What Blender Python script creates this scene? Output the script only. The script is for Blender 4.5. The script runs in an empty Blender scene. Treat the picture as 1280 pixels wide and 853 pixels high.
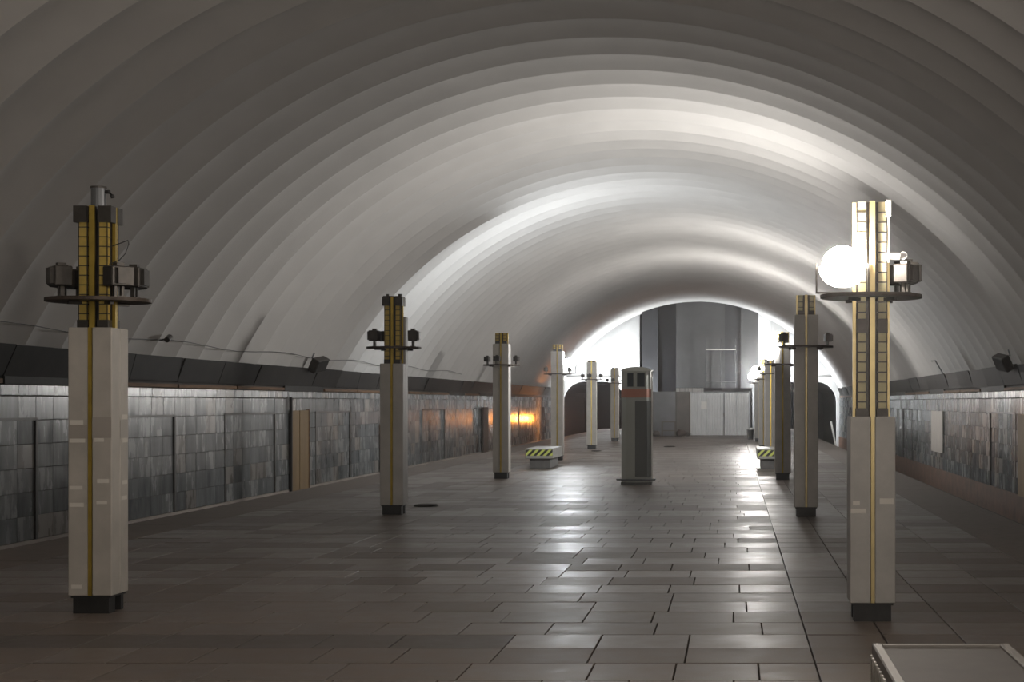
import bpy, bmesh, math, random
from mathutils import Vector, Matrix
random.seed(7)
S = bpy.context.scene
C = S.collection
PI = math.pi

# ------------------------------------------------------------------ camera
EYE = 1.6
FPX = 2000.0
cam = bpy.data.cameras.new('camera')
cam.sensor_width = 36.0
cam.lens = 36.0 * FPX / 1280.0
cam.shift_x = -(917 - 640) / 1280.0
cam.shift_y = (503 - 426.5) / 1280.0
cam.clip_end = 500
co = bpy.data.objects.new('camera', cam)
C.objects.link(co)
co.location = (0, 0, EYE)
co.rotation_euler = (PI / 2, 0, 0)
S.camera = co

# ------------------------------------------------------------------ world, exposure
w = bpy.data.worlds.new('world')
S.world = w
w.use_nodes = True
w.node_tree.nodes['Background'].inputs[0].default_value = (0.5, 0.5, 0.52, 1)
w.node_tree.nodes['Background'].inputs[1].default_value = 0.0
S.view_settings.view_transform = 'Standard'
S.view_settings.look = 'None'
S.view_settings.gamma = 1.0
S.view_settings.use_curve_mapping = False
S.view_settings.exposure = 0.0
S.cycles.max_bounces = 6
S.cycles.diffuse_bounces = 4
S.cycles.glossy_bounces = 3
S.cycles.sample_clamp_indirect = 6.0
S.cycles.caustics_reflective = False
S.cycles.caustics_refractive = False
HAZE = 0.0014

# lamps on the pylon rings: (row, index, side of ring, aim vector, strength)
LAMP_WARM = (1.0, 0.965, 0.925)
LAMP_DIM = (1.0, 0.90, 0.80)
LAMP_COOL = (0.93, 0.97, 1.0)

# ------------------------------------------------------------------ place sizes
XC = -2.08                       # middle of the platform
PL, PR = -7.93, 3.76             # platform edges
WL, WR = -10.55, 6.38            # track wall faces
ZTRACK = -1.1
YB, YE = -13.0, 97.0             # back and far end
VR, VZ = 9.47, -1.87             # vault radius and centre height
RIB = 1.28
XROW = (-4.86, 1.013)
YROW = (12.08 + 0.165, 11.64 + 0.165)
STEP = 10.65

# ------------------------------------------------------------------ materials
def mat(name, col, rough=0.6, metal=0.0, var=0.0, scale=4.0, var2=None, bump=0.0, bscale=60, stretch=(1, 1, 1),
        rvar=0.0, emit=None, estr=0.0, spec=0.5, objrand=0.0, detail=6):
    m = bpy.data.materials.new(name)
    m.use_nodes = True
    nt = m.node_tree
    b = nt.nodes['Principled BSDF']
    b.inputs['Base Color'].default_value = (*col, 1)
    b.inputs['Roughness'].default_value = rough
    b.inputs['Metallic'].default_value = metal
    b.inputs['Specular IOR Level'].default_value = spec
    if emit:
        b.inputs['Emission Color'].default_value = (*emit, 1)
        b.inputs['Emission Strength'].default_value = estr
    if var or var2 or bump or rvar or objrand:
        geo = nt.nodes.new('ShaderNodeNewGeometry')
        mp = nt.nodes.new('ShaderNodeMapping')
        mp.inputs['Scale'].default_value = stretch
        nt.links.new(geo.outputs['Position'], mp.inputs['Vector'])
        if objrand:
            oi = nt.nodes.new('ShaderNodeObjectInfo')
            ad = nt.nodes.new('ShaderNodeVectorMath'); ad.operation = 'SCALE'
            ad.inputs[0].default_value = (37, 53, 71)
            nt.links.new(oi.outputs['Random'], ad.inputs['Scale'])
            nt.links.new(ad.outputs[0], mp.inputs['Location'])
        n = nt.nodes.new('ShaderNodeTexNoise')
        n.inputs['Scale'].default_value = scale
        n.inputs['Detail'].default_value = detail
        n.inputs['Roughness'].default_value = 0.6
        nt.links.new(mp.outputs['Vector'], n.inputs['Vector'])
        if var or var2:
            r = nt.nodes.new('ShaderNodeValToRGB')
            c0 = var2 if var2 else tuple(c * (1 - var) for c in col)
            c1 = col if var2 else tuple(min(1, c * (1 + var)) for c in col)
            r.color_ramp.elements[0].color = (*c0, 1)
            r.color_ramp.elements[1].color = (*c1, 1)
            r.color_ramp.elements[0].position = 0.32
            r.color_ramp.elements[1].position = 0.68
            nt.links.new(n.outputs['Fac'], r.inputs['Fac'])
            out = r.outputs['Color']
            if objrand:
                hs = nt.nodes.new('ShaderNodeHueSaturation')
                mr = nt.nodes.new('ShaderNodeMapRange')
                mr.inputs['To Min'].default_value = 1 - objrand
                mr.inputs['To Max'].default_value = 1 + objrand
                nt.links.new(oi.outputs['Random'], mr.inputs['Value'])
                nt.links.new(mr.outputs['Result'], hs.inputs['Value'])
                nt.links.new(out, hs.inputs['Color'])
                out = hs.outputs['Color']
            nt.links.new(out, b.inputs['Base Color'])
        if rvar:
            mr = nt.nodes.new('ShaderNodeMapRange')
            mr.inputs['From Min'].default_value = 0.3
            mr.inputs['From Max'].default_value = 0.7
            mr.inputs['To Min'].default_value = max(0.02, rough - rvar)
            mr.inputs['To Max'].default_value = rough + rvar
            nt.links.new(n.outputs['Fac'], mr.inputs['Value'])
            nt.links.new(mr.outputs['Result'], b.inputs['Roughness'])
        if bump:
            n2 = nt.nodes.new('ShaderNodeTexNoise')
            n2.inputs['Scale'].default_value = bscale
            n2.inputs['Detail'].default_value = 4
            nt.links.new(geo.outputs['Position'], n2.inputs['Vector'])
            bp = nt.nodes.new('ShaderNodeBump')
            bp.inputs['Strength'].default_value = bump
            bp.inputs['Distance'].default_value = 0.01
            nt.links.new(n2.outputs['Fac'], bp.inputs['Height'])
            nt.links.new(bp.outputs['Normal'], b.inputs['Normal'])
    return m

M = {}
M['vault'] = mat('vault_plaster', (0.56, 0.548, 0.53), 0.85, var=0.05, scale=0.9, bump=0.05, bscale=25)
M['vault_shell'] = mat('vault_shell', (0.3, 0.29, 0.28), 0.9)
M['joint'] = mat('floor_joint', (0.075, 0.065, 0.056), 0.85)
M['floor_a'] = mat('granite_a', (0.122, 0.098, 0.083), 0.44, var=0.18, scale=5, rvar=0.06, bump=0.02, bscale=90, objrand=0.10, spec=0.42)
M['floor_b'] = mat('granite_b', (0.130, 0.105, 0.090), 0.38, var=0.16, scale=5, rvar=0.06, bump=0.02, bscale=90, objrand=0.10, spec=0.42)
M['floor_c'] = mat('granite_c', (0.114, 0.091, 0.077), 0.50, var=0.20, scale=5, rvar=0.06, bump=0.02, bscale=90, objrand=0.10, spec=0.42)
M['floor_shade'] = mat('granite_shade', (0.075, 0.062, 0.055), 0.5, var=0.18, scale=5, rvar=0.06, objrand=0.08, spec=0.42)
M['floor_edge'] = mat('granite_edge', (0.135, 0.109, 0.092), 0.62, var=0.15, scale=8, bump=0.03, bscale=120, objrand=0.08)
M['stone_a'] = mat('wall_stone_a', (0.245, 0.252, 0.25), 0.26, var2=(0.115, 0.122, 0.126), scale=2.2, stretch=(2, 2, 0.6), rvar=0.08, objrand=0.15)
M['stone_b'] = mat('wall_stone_b', (0.205, 0.215, 0.22), 0.22, var2=(0.10, 0.108, 0.114), scale=2.6, stretch=(2, 2, 0.5), rvar=0.07, objrand=0.15)
M['stone_c'] = mat('wall_stone_c', (0.25, 0.235, 0.215), 0.29, var2=(0.14, 0.13, 0.12), scale=2.0, stretch=(2, 2, 0.5), rvar=0.08, objrand=0.25)
M['wall_back'] = mat('wall_mortar', (0.09, 0.085, 0.08), 0.9)
M['brown'] = mat('brown_render', (0.12, 0.065, 0.042), 0.75, var=0.3, scale=2.5)
M['plinth'] = mat('pale_plinth', (0.33, 0.29, 0.26), 0.7, var=0.15, scale=3)
M['track'] = mat('track_bed', (0.06, 0.055, 0.05), 0.95, var=0.3, scale=5)
M['fascia'] = mat('dark_fascia', (0.016, 0.0145, 0.013), 0.7, var=0.35, scale=3)
M['rust'] = mat('rusty_timber', (0.14, 0.075, 0.035), 0.75, var=0.4, scale=4, stretch=(1, 0.3, 4))
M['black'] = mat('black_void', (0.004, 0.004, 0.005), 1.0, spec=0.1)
M['clad'] = mat('pylon_stone', (0.41, 0.388, 0.352), 0.5, var=0.10, scale=5, bump=0.05, bscale=80)
M['clad2'] = mat('pylon_stone_grey', (0.39, 0.38, 0.36), 0.5, var=0.10, scale=5, bump=0.05, bscale=80)
M['tape'] = mat('paper_tape', (0.62, 0.60, 0.55), 0.7)
M['stain'] = mat('tape_film', (0.33, 0.305, 0.275), 0.4)
M['brass'] = mat('brass_strip', (0.50, 0.36, 0.07), 0.38, 0.75, var=0.2, scale=6)
M['brasspale'] = mat('pale_brass', (0.50, 0.40, 0.19), 0.4, 0.5, var=0.12, scale=6)
M['yellow'] = mat('yellow_panel', (0.70, 0.52, 0.13), 0.5, var=0.12, scale=10)
M['cream'] = mat('cream_panel', (0.90, 0.82, 0.52), 0.45, var=0.08, scale=10)
M['steel'] = mat('dark_steel', (0.055, 0.05, 0.045), 0.45, 0.5, var=0.25, scale=12)
M['ring'] = mat('ring_steel', (0.06, 0.045, 0.035), 0.55, 0.4, var=0.25, scale=10)
M['grey_metal'] = mat('grey_tube', (0.17, 0.18, 0.19), 0.4, 0.6)
M['blackpaint'] = mat('black_base', (0.012, 0.012, 0.012), 0.55, var=0.4, scale=14)
M['whitepl'] = mat('white_plastic', (0.75, 0.75, 0.74), 0.4)
M['kiosk'] = mat('kiosk_steel', (0.50, 0.53, 0.49), 0.36, 0.15, var=0.06, scale=3)
M['kioskdark'] = mat('kiosk_dark_glass', (0.16, 0.168, 0.165), 0.22)
M['glass'] = mat('smoked_window', (0.03, 0.04, 0.045), 0.1)
M['salmon'] = mat('salmon_band', (0.58, 0.25, 0.17), 0.45)
M['chrome'] = mat('bright_trim', (0.85, 0.85, 0.83), 0.4, 0.0)
M['bench'] = mat('bench_stone', (0.34, 0.34, 0.32), 0.5, var=0.12, scale=6)
M['benchdark'] = mat('bench_pedestal', (0.12, 0.12, 0.118), 0.6, var=0.2, scale=6)
M['bencheframe'] = mat('bench_pale_rim', (0.17, 0.157, 0.143), 0.55, var=0.1, scale=6)
M['benchtop'] = mat('bench_recess_board', (0.065, 0.058, 0.053), 0.7, var=0.12, scale=5)
M['concrete'] = mat('end_concrete', (0.06, 0.06, 0.06), 0.85, var=0.2, scale=0.8, bump=0.1, bscale=8)
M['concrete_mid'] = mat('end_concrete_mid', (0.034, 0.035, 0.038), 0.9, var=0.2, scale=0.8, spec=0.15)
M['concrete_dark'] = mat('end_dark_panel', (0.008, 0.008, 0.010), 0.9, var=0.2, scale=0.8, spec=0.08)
M['white'] = mat('white_render', (0.80, 0.80, 0.79), 0.85, var=0.05, scale=1.0)
M['corr'] = mat('corrugated_sheet', (0.62, 0.64, 0.65), 0.45, 0.1, var=0.08, scale=2)
M['partition'] = mat('partition_sheet', (0.10, 0.105, 0.115), 0.35, var=0.25, scale=1.2)
M['partition2'] = mat('partition_sheet_brown', (0.10, 0.085, 0.075), 0.5, var=0.3, scale=1.5)
M['paper'] = mat('paper_notice', (0.8, 0.8, 0.78), 0.7)
M['ochre'] = mat('ochre_plywood', (0.21, 0.135, 0.055), 0.65, var=0.2, scale=3, stretch=(1, 1, 0.3))
M['paleboard'] = mat('pale_board', (0.48, 0.46, 0.42), 0.5, var=0.1, scale=3)
M['cable'] = mat('cable', (0.05, 0.05, 0.05), 0.6)
M['wood'] = mat('dark_wood', (0.07, 0.05, 0.04), 0.7)
M['dirt'] = mat('debris', (0.05, 0.045, 0.04), 0.9)

def emit_mat(name, col, strength):
    m = bpy.data.materials.new(name)
    m.use_nodes = True
    nt = m.node_tree
    nt.nodes.remove(nt.nodes['Principled BSDF'])
    e = nt.nodes.new('ShaderNodeEmission')
    e.inputs[0].default_value = (*col, 1)
    e.inputs[1].default_value = strength
    nt.links.new(e.outputs[0], nt.nodes['Material Output'].inputs['Surface'])
    return m

def hazard_mat():
    m = bpy.data.materials.new('hazard_stripes')
    m.use_nodes = True
    nt = m.node_tree
    b = nt.nodes['Principled BSDF']
    b.inputs['Roughness'].default_value = 0.5
    tc = nt.nodes.new('ShaderNodeTexCoord')
    sp = nt.nodes.new('ShaderNodeSeparateXYZ')
    nt.links.new(tc.outputs['Object'], sp.inputs[0])
    ad = nt.nodes.new('ShaderNodeMath'); ad.operation = 'SUBTRACT'
    nt.links.new(sp.outputs['X'], ad.inputs[0]); nt.links.new(sp.outputs['Z'], ad.inputs[1])
    mu = nt.nodes.new('ShaderNodeMath'); mu.operation = 'MULTIPLY'; mu.inputs[1].default_value = 6.6
    nt.links.new(ad.outputs[0], mu.inputs[0])
    fr = nt.nodes.new('ShaderNodeMath'); fr.operation = 'FRACT'
    nt.links.new(mu.outputs[0], fr.inputs[0])
    gt = nt.nodes.new('ShaderNodeMath'); gt.operation = 'GREATER_THAN'; gt.inputs[1].default_value = 0.5
    nt.links.new(fr.outputs[0], gt.inputs[0])
    mx = nt.nodes.new('ShaderNodeMix'); mx.data_type = 'RGBA'
    mx.inputs['A'].default_value = (0.02, 0.02, 0.02, 1)
    mx.inputs['B'].default_value = (0.62, 0.70, 0.16, 1)
    nt.links.new(gt.outputs[0], mx.inputs['Factor'])
    nt.links.new(mx.outputs['Result'], b.inputs['Base Color'])
    return m
M['hazard'] = hazard_mat()
def make_translucent(m, fac):
    nt = m.node_tree
    b = nt.nodes['Principled BSDF']
    tr = nt.nodes.new('ShaderNodeBsdfTranslucent')
    src = b.inputs['Base Color']
    if src.is_linked: nt.links.new(src.links[0].from_socket, tr.inputs['Color'])
    mx = nt.nodes.new('ShaderNodeMixShader'); mx.inputs[0].default_value = fac
    nt.links.new(b.outputs[0], mx.inputs[1]); nt.links.new(tr.outputs[0], mx.inputs[2])
    nt.links.new(mx.outputs[0], nt.nodes['Material Output'].inputs['Surface'])
make_translucent(M['cream'], 0.5); make_translucent(M['yellow'], 0.35)

# ------------------------------------------------------------------ mesh helpers
class MB:
    def __init__(s):
        s.v = []; s.f = []
    def box(s, x0, x1, y0, y1, z0, z1):
        i = len(s.v)
        s.v += [(x0, y0, z0), (x1, y0, z0), (x1, y1, z0), (x0, y1, z0), (x0, y0, z1), (x1, y0, z1), (x1, y1, z1), (x0, y1, z1)]
        s.f += [(i, i+3, i+2, i+1), (i+4, i+5, i+6, i+7), (i, i+1, i+5, i+4), (i+1, i+2, i+6, i+5), (i+2, i+3, i+7, i+6), (i+3, i, i+4, i+7)]
        return s
    def obox(s, c, ax, ay, az):          # oriented box: centre and three half-axes
        c, ax, ay, az = map(Vector, (c, ax, ay, az))
        i = len(s.v)
        for dz in (-1, 1):
            for dx, dy in ((-1, -1), (1, -1), (1, 1), (-1, 1)):
                s.v.append(tuple(c + ax*dx + ay*dy + az*dz))
        s.f += [(i, i+3, i+2, i+1), (i+4, i+5, i+6, i+7), (i, i+1, i+5, i+4), (i+1, i+2, i+6, i+5), (i+2, i+3, i+7, i+6), (i+3, i, i+4, i+7)]
        return s
    def prism(s, pts, z0, z1):           # polygon in x, y extruded along z
        i = len(s.v); n = len(pts)
        s.v += [(x, y, z0) for x, y in pts] + [(x, y, z1) for x, y in pts]
        s.f += [tuple(i + k for k in reversed(range(n))), tuple(i + n + k for k in range(n))]
        s.f += [(i+k, i+(k+1) % n, i+n+(k+1) % n, i+n+k) for k in range(n)]
        return s
    def prism_y(s, pts, y0, y1):         # polygon in x, z extruded along y
        i = len(s.v); n = len(pts)
        s.v += [(x, y0, z) for x, z in pts] + [(x, y1, z) for x, z in pts]
        s.f += [tuple(i + k for k in range(n)), tuple(i + n + k for k in reversed(range(n)))]
        s.f += [(i+k, i+n+k, i+n+(k+1) % n, i+(k+1) % n) for k in range(n)]
        return s
    def tube(s, pts, r, n=8, cap=True):
        pts = [Vector(p) for p in pts]
        base = len(s.v)
        rs = r if isinstance(r, (list, tuple)) else [r] * len(pts)
        for k, p in enumerate(pts):
            d = (pts[min(k+1, len(pts)-1)] - pts[max(k-1, 0)]).normalized()
            a = d.orthogonal().normalized() if abs(d.z) < 0.95 else Vector((1, 0, 0))
            a = (a - d * a.dot(d)).normalized()
            b = d.cross(a)
            for j in range(n):
                t = 2*PI*j/n
                s.v.append(tuple(p + (a*math.cos(t) + b*math.sin(t)) * rs[k]))
        for k in range(len(pts)-1):
            for j in range(n):
                s.f.append((base+k*n+j, base+k*n+(j+1) % n, base+(k+1)*n+(j+1) % n, base+(k+1)*n+j))
        if cap:
            s.f.append(tuple(base + j for j in reversed(range(n))))
            s.f.append(tuple(base + (len(pts)-1)*n + j for j in range(n)))
        return s
    def annulus(s, ri, ro, z0, z1, n=40, cx=0, cy=0):
        i = len(s.v)
        for k in range(n):
            t = 2*PI*k/n; c, q = math.cos(t), math.sin(t)
            s.v += [(cx+ri*c, cy+ri*q, z0), (cx+ro*c, cy+ro*q, z0), (cx+ro*c, cy+ro*q, z1), (cx+ri*c, cy+ri*q, z1)]
        for k in range(n):
            a = i + 4*k; b = i + 4*((k+1) % n)
            for j in range(4):
                s.f.append((a+j, a+(j+1) % 4, b+(j+1) % 4, b+j))
        return s
    def mesh(s, name, m, bevel=0.0, smooth=False):
        me = bpy.data.meshes.new(name)
        me.from_pydata(s.v, [], s.f)
        bm = bmesh.new(); bm.from_mesh(me)
        bmesh.ops.recalc_face_normals(bm, faces=bm.faces[:])
        if bevel:
            bmesh.ops.bevel(bm, geom=bm.edges[:], offset=bevel, segments=1, affect='EDGES')
        bm.to_mesh(me); bm.free()
        if smooth:
            for p in me.polygons: p.use_smooth = True
        me.materials.append(m)
        return me
    def build(s, name, m, parent=None, bevel=0.0, smooth=False, loc=None):
        o = bpy.data.objects.new(name, s.mesh(name, m, bevel, smooth))
        C.objects.link(o)
        if parent: o.parent = parent
        if loc: o.location = loc
        return o

def link(name, me, parent=None, loc=(0, 0, 0), rot=None):
    o = bpy.data.objects.new(name, me)
    C.objects.link(o)
    if parent: o.parent = parent
    o.location = loc
    if rot: o.rotation_euler = rot
    return o
def thing(name, label, cat, loc=(0, 0, 0), rz=0.0, group=None):
    o = bpy.data.objects.new(name, None)
    o.empty_display_size = 0.2
    C.objects.link(o)
    o.location = loc; o.rotation_euler = (0, 0, rz)
    return tag(o, label, cat, group)
def tag(o, label, cat, group=None):
    o['label'] = label; o['category'] = cat
    if group: o['group'] = group
    return o
def struct(o, label=None, cat=None):
    o['kind'] = 'structure'
    if label: o['label'] = label
    if cat: o['category'] = cat
    return o
def join_boxes(name, boxes, mats, parent):      # many pieces in one stuff part, material per piece
    mb = MB()
    for b in boxes: mb.box(*b[0])
    me = bpy.data.meshes.new(name)
    me.from_pydata(mb.v, [], mb.f)
    for m in mats: me.materials.append(m)
    idx = []
    for b in boxes: idx += [b[1]] * 6
    me.polygons.foreach_set('material_index', idx)
    o = bpy.data.objects.new(name, me); C.objects.link(o)
    o.parent = parent; o['kind'] = 'stuff'
    return o

def px(x, Y): return (x - 917) / FPX * Y
def pz(y, Y): return EYE - (y - 503) / FPX * Y

# ================================================================== STRUCTURE
# ---- floor
floor = MB().box(PL, PR, YB, YE, ZTRACK, -0.03).build('floor', M['joint'])
struct(floor, 'brown grey granite slab platform floor, worn and shiny', 'floor')
ZONES = [(PL, -7.0, 0.93, 1.2, 'e'), (-7.0, -5.42, 0.53, 0.6, 'f'), (-5.42, -4.30, 0.56, 0.6, 'c'), (-4.30, 0.50, 0.60, 0.6, 'm'),
         (0.50, 1.54, 0.52, 0.6, 'c'), (1.54, 2.86, 0.66, 0.6, 'f'), (2.86, PR, 0.90, 1.2, 'e')]
FM = [M['floor_a'], M['floor_b'], M['floor_c'], M['floor_edge'], M['floor_shade']]
tile_mesh = {}
def tile_me(sx, sy, mi):
    k = (round(sx, 2), round(sy, 2), mi)
    if k not in tile_mesh:
        b = MB().box(-k[0]/2, k[0]/2, -k[1]/2, k[1]/2, -0.035, 0)
        tile_mesh[k] = b.mesh('floor_tile', FM[mi], bevel=0.0025)
    return tile_mesh[k]
rest = []; near = []
GAP = 0.007
for (x0, x1, tw, tl, kind) in ZONES:
    y = YB + (0.3 if kind == 'e' else 0)
    row = 0
    while y < YE - tl:
        rr = random.random()
        rowmat = 3 if kind == 'e' else (1 if rr < 0.3 else (0 if rr < 0.75 else 2))
        rowtilt = random.gauss(0, 0.0014)
        x = x0
        if kind == 'm':
            cuts = [x0]; c = x0 + random.choice([0.3, 0.45, 0.6, 0.75])
            while c < x1 - 0.25:
                cuts.append(c); c += random.choice([0.5, 0.6, 0.6, 0.75])
            cuts.append(x1)
        else:
            n = max(1, round((x1-x0)/tw)); cuts = [x0 + (x1-x0)*k/n for k in range(n+1)]
        for a, b in zip(cuts[:-1], cuts[1:]):
            mi = rowmat if (kind == 'e' or random.random() < 0.72) else random.randrange(3)
            if kind != 'e' and 10.15 < y + tl/2 < 10.75 and (a+b)/2 < -1.4: mi = 4  # darker tiles here paint a band of shade across the floor
            near.append(((a+b)/2, y + tl/2, b-a-GAP, tl-GAP, mi, rowtilt + random.gauss(0, 0.0008), random.gauss(0, 0.0008)))
        y += tl; row += 1
def in_view(x, y):
    if y < 8.2: return False
    u = 917 + FPX*x/y
    return -60 < u < 1340
vis = sorted([t for t in near if in_view(t[0], t[1])], key=lambda t: t[1])
pick = set(id(t) for t in vis[:298])
for t in near:
    x, y, sx, sy, mi, rx, ry = t
    if id(t) in pick:
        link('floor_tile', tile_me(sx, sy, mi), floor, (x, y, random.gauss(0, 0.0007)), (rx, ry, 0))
    else:
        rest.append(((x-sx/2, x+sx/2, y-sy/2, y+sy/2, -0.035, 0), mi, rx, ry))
def join_tiles(name, tiles, parent):
    v = []; f = []; idx = []
    for (b, mi, rx, ry) in tiles:
        x0, x1, y0, y1, z0, z1 = b
        i = len(v)
        cx, cy = (x0+x1)/2, (y0+y1)/2
        def zz(x, y): return z1 + (y-cy)*rx - (x-cx)*ry
        v += [(x0, y0, z0), (x1, y0, z0), (x1, y1, z0), (x0, y1, z0), (x0, y0, zz(x0, y0)), (x1, y0, zz(x1, y0)), (x1, y1, zz(x1, y1)), (x0, y1, zz(x0, y1))]
        f += [(i+4, i+5, i+6, i+7), (i, i+1, i+5, i+4), (i+1, i+2, i+6, i+5), (i+2, i+3, i+7, i+6), (i+3, i, i+4, i+7)]
        idx += [mi]*5
    me = bpy.data.meshes.new(name); me.from_pydata(v, [], f)
    for m in FM: me.materials.append(m)
    me.polygons.foreach_set('material_index', idx)
    o = bpy.data.objects.new(name, me); C.objects.link(o); o.parent = parent; o['kind'] = 'stuff'
    return o
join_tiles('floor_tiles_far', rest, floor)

# ---- track beds
for n, (a, b) in enumerate(((WL - 0.2, PL), (PR, WR + 0.2))):
    o = MB().box(a, b, YB, YE + 14, ZTRACK - 0.3, ZTRACK).build('track_bed', M['track'])
    struct(o, 'dark track bed below the %s platform edge' % ('left' if n == 0 else 'right'), 'track bed')

# ---- track walls with stone tiles
ROWS = [(1.70, 1.86)] + [(1.33 - 0.36*k, 1.69 - 0.36*k) for k in range(6)]
TW = 0.6
def make_wall(name, x, side, niches, label):
    # side = +1 when the face looks towards +X (left wall)
    xb0, xb1 = (x - 0.25, x - 0.03) if side > 0 else (x + 0.03, x + 0.25)
    wall = MB().box(xb0, xb1, YB, YE, ZTRACK, 2.45).build(name, M['wall_back'])
    struct(wall, label, 'wall')
    mats = [M['stone_a'], M['stone_b'], M['stone_c']]
    cache = {}
    out = []
    ntile = int((YE - YB) / TW)
    for r, (z0, z1) in enumerate(ROWS):
        off = 0.0
        k = 0
        for k in range(ntile):
            y0 = YB + k*TW; y1 = y0 + TW
            out.append((r, y0, y1, z0, z1, random.choice([0, 0, 0, 1, 1, 1, 2])))
    def depth(y, z):
        for (a, b) in niches:
            if a < y < b and -0.47 < z < 1.33: return -0.018
        return 0.0
    def vis(t):
        ym = (t[1]+t[2])/2
        if ym < 8: return False
        u = 917 + FPX*x/ym
        return -30 < u < 1310
    cand = sorted([t for t in out if vis(t)], key=lambda t: t[1])
    pick = set(id(t) for t in cand[:296])
    boxes = []
    for t in out:
        r, y0, y1, z0, z1, mi = t
        ym, zm = (y0+y1)/2, (z0+z1)/2
        d = depth(ym, zm) + random.uniform(-0.0025, 0.0025) + (0.012 if r == 0 else 0)
        if id(t) in pick:
            key = (round(z1-z0, 2), mi)
            if key not in cache:
                cache[key] = MB().box(-0.03, 0.0, -(TW-0.008)/2, (TW-0.008)/2, -(z1-z0-0.008)/2, (z1-z0-0.008)/2).mesh('wall_tile', mats[mi], bevel=0.003)
            o = link('wall_tile', cache[key], wall, (x + side*d, ym, zm), (0, 0, random.gauss(0, 0.004) + (0 if side > 0 else PI)))
        else:
            if side > 0: bx = (x - 0.03, x + d, y0+0.004, y1-0.004, z0+0.004, z1-0.004)
            else: bx = (x - d, x + 0.03, y0+0.004, y1-0.004, z0+0.004, z1-0.004)
            boxes.append((bx, mi))
    join_boxes('wall_tiles_far', boxes, mats, wall)
    # brown render and pale plinth below the tiles
    if side > 0:
        MB().box(x - 0.03, x + 0.02, YB, YE, -0.62, -0.475).build('plinth_strip', M['plinth'], wall)
        MB().box(x - 0.03, x, YB, YE, ZTRACK, -0.62).build('brown_base', M['brown'], wall)
    else:
        MB().box(x, x + 0.03, YB, YE, ZTRACK, -0.475).build('brown_base', M['brown'], wall)
    for (a, b) in niches:
        sx0, sx1 = (x - 0.03, x + 0.012) if side > 0 else (x - 0.012, x + 0.03)
        f = MB()
        f.box(sx0, sx1, a - 0.05, a + 0.03, -0.47, 1.37)
        f.box(sx0, sx1, b - 0.03, b + 0.05, -0.47, 1.37)
        f.box(sx0, sx1, a, b, 1.325, 1.37)
        f.build('niche_frame', M['steel'], wall)
    return wall
def snap(a): return YB + round((a - YB) / TW) * TW
NL = [(snap(a), snap(b)) for a, b in ((20.6, 24.4), (26.4, 30.0), (33.4, 36.6), (40.3, 43.9), (54.4, 58.2), (65.0, 68.6), (75.4, 79))]
NR = [(snap(a), snap(b)) for a, b in ((22.5, 26.0), (36.5, 39.9), (57, 60.5), (71, 74.5))]
wall_l = make_wall('wall_left', WL, 1, NL, 'left track wall of grey blue stone tiles with framed niches')
wall_r = make_wall('wall_right', WR, -1, NR, 'right track wall of grey stone tiles above a brown base')

# ---- fascia (dark sloping panels hiding the springing of the vault) on both walls
def fascia(name, x, side, label):
    root = bpy.data.objects.new(name, None); C.objects.link(root)
    struct(root, label, 'trim')
    L = 2.4
    y = YB
    cache = []
    for v in range(3):
        b = MB()
        tilt = (0.16, 0.12, 0.20)[v]
        b.prism_y([(0.02, 1.99), (0.05, 1.985), (0.05 + tilt, 2.43), (0.02 + tilt, 2.43)], -L/2 + 0.012, L/2 - 0.012)
        cache.append(b.mesh('fascia_panel', M['fascia']))
    k = 0
    while y < YE - L:
        o = link('fascia_panel', random.choice(cache), root, (x, y + L/2, random.uniform(-0.012, 0.012)))
        if side < 0: o.scale = (-1, 1, 1)
        y += L
    # timber lath under the panels
    y = YB
    lm = MB().box(0.0, 0.07, -1.75, 1.75, 1.875, 1.94).mesh('timber_lath', M['rust'])
    sm = MB().box(0.0, 0.05, -1.75, 1.75, 1.865, 1.99).mesh('dark_lath', M['fascia'])
    while y < YE - 3.6:
        o = link('timber_lath', lm if random.random() < 0.5 else sm, root, (x, y + 1.8, 0))
        if side < 0: o.scale = (-1, 1, 1)
        y += 3.6
    return root
fascia('trim_1', WL, 1, 'dark sloping cornice panels along the top of left wall')
fascia('trim_2', WR, -1, 'dark sloping cornice panels along the top of right wall')

# ---- vault: one scalloped ring after another
a0 = math.asin((2.30 - VZ) / VR)
NA, NS, DEP = 72, 8, 0.18
def vault_ring():
    v = []; f = []
    for j in range(NS + 1):
        t = j / NS
        d = DEP * (1 - (2*t - 1)**2)
        for i in range(NA + 1):
            a = a0 + (PI - 2*a0) * i / NA
            v.append((XC - (VR + d) * math.cos(a), (t - 0.5) * RIB, VZ + (VR + d) * math.sin(a)))
    for j in range(NS):
        for i in range(NA):
            p = j*(NA+1) + i
            f.append((p, p+1, p+NA+2, p+NA+1))
    me = bpy.data.meshes.new('ceiling_rib'); me.from_pydata(v, [], f)
    for q in me.polygons: q.use_smooth = True
    me.materials.append(M['vault'])
    return me
sh = MB()
pts = [(XC - (VR + 0.26) * math.cos(a0 + (PI-2*a0)*i/40), VZ + (VR + 0.26) * math.sin(a0 + (PI-2*a0)*i/40)) for i in range(41)]
pts2 = [(XC - (VR + 0.45) * math.cos(a0 + (PI-2*a0)*i/40), VZ + (VR + 0.45) * math.sin(a0 + (PI-2*a0)*i/40)) for i in range(41)]
n0 = len(pts)
for y in (YB, YE + 0.6):
    for p, q in zip(pts, pts2):
        sh.v += [(p[0], y, p[1]), (q[0], y, q[1])]
for i in range(40):
    a = 2*i; b = 82 + 2*i
    sh.f += [(a, a+2, b+2, b), (a+1, b+1, b+3, a+3)]
ceil = sh.build('ceiling', M['vault_shell'])
struct(ceil, 'white plaster barrel vault of scalloped rings over the station', 'ceiling')
ring_me = vault_ring()
y = 28.85 - RIB * 32 + RIB/2
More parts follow.
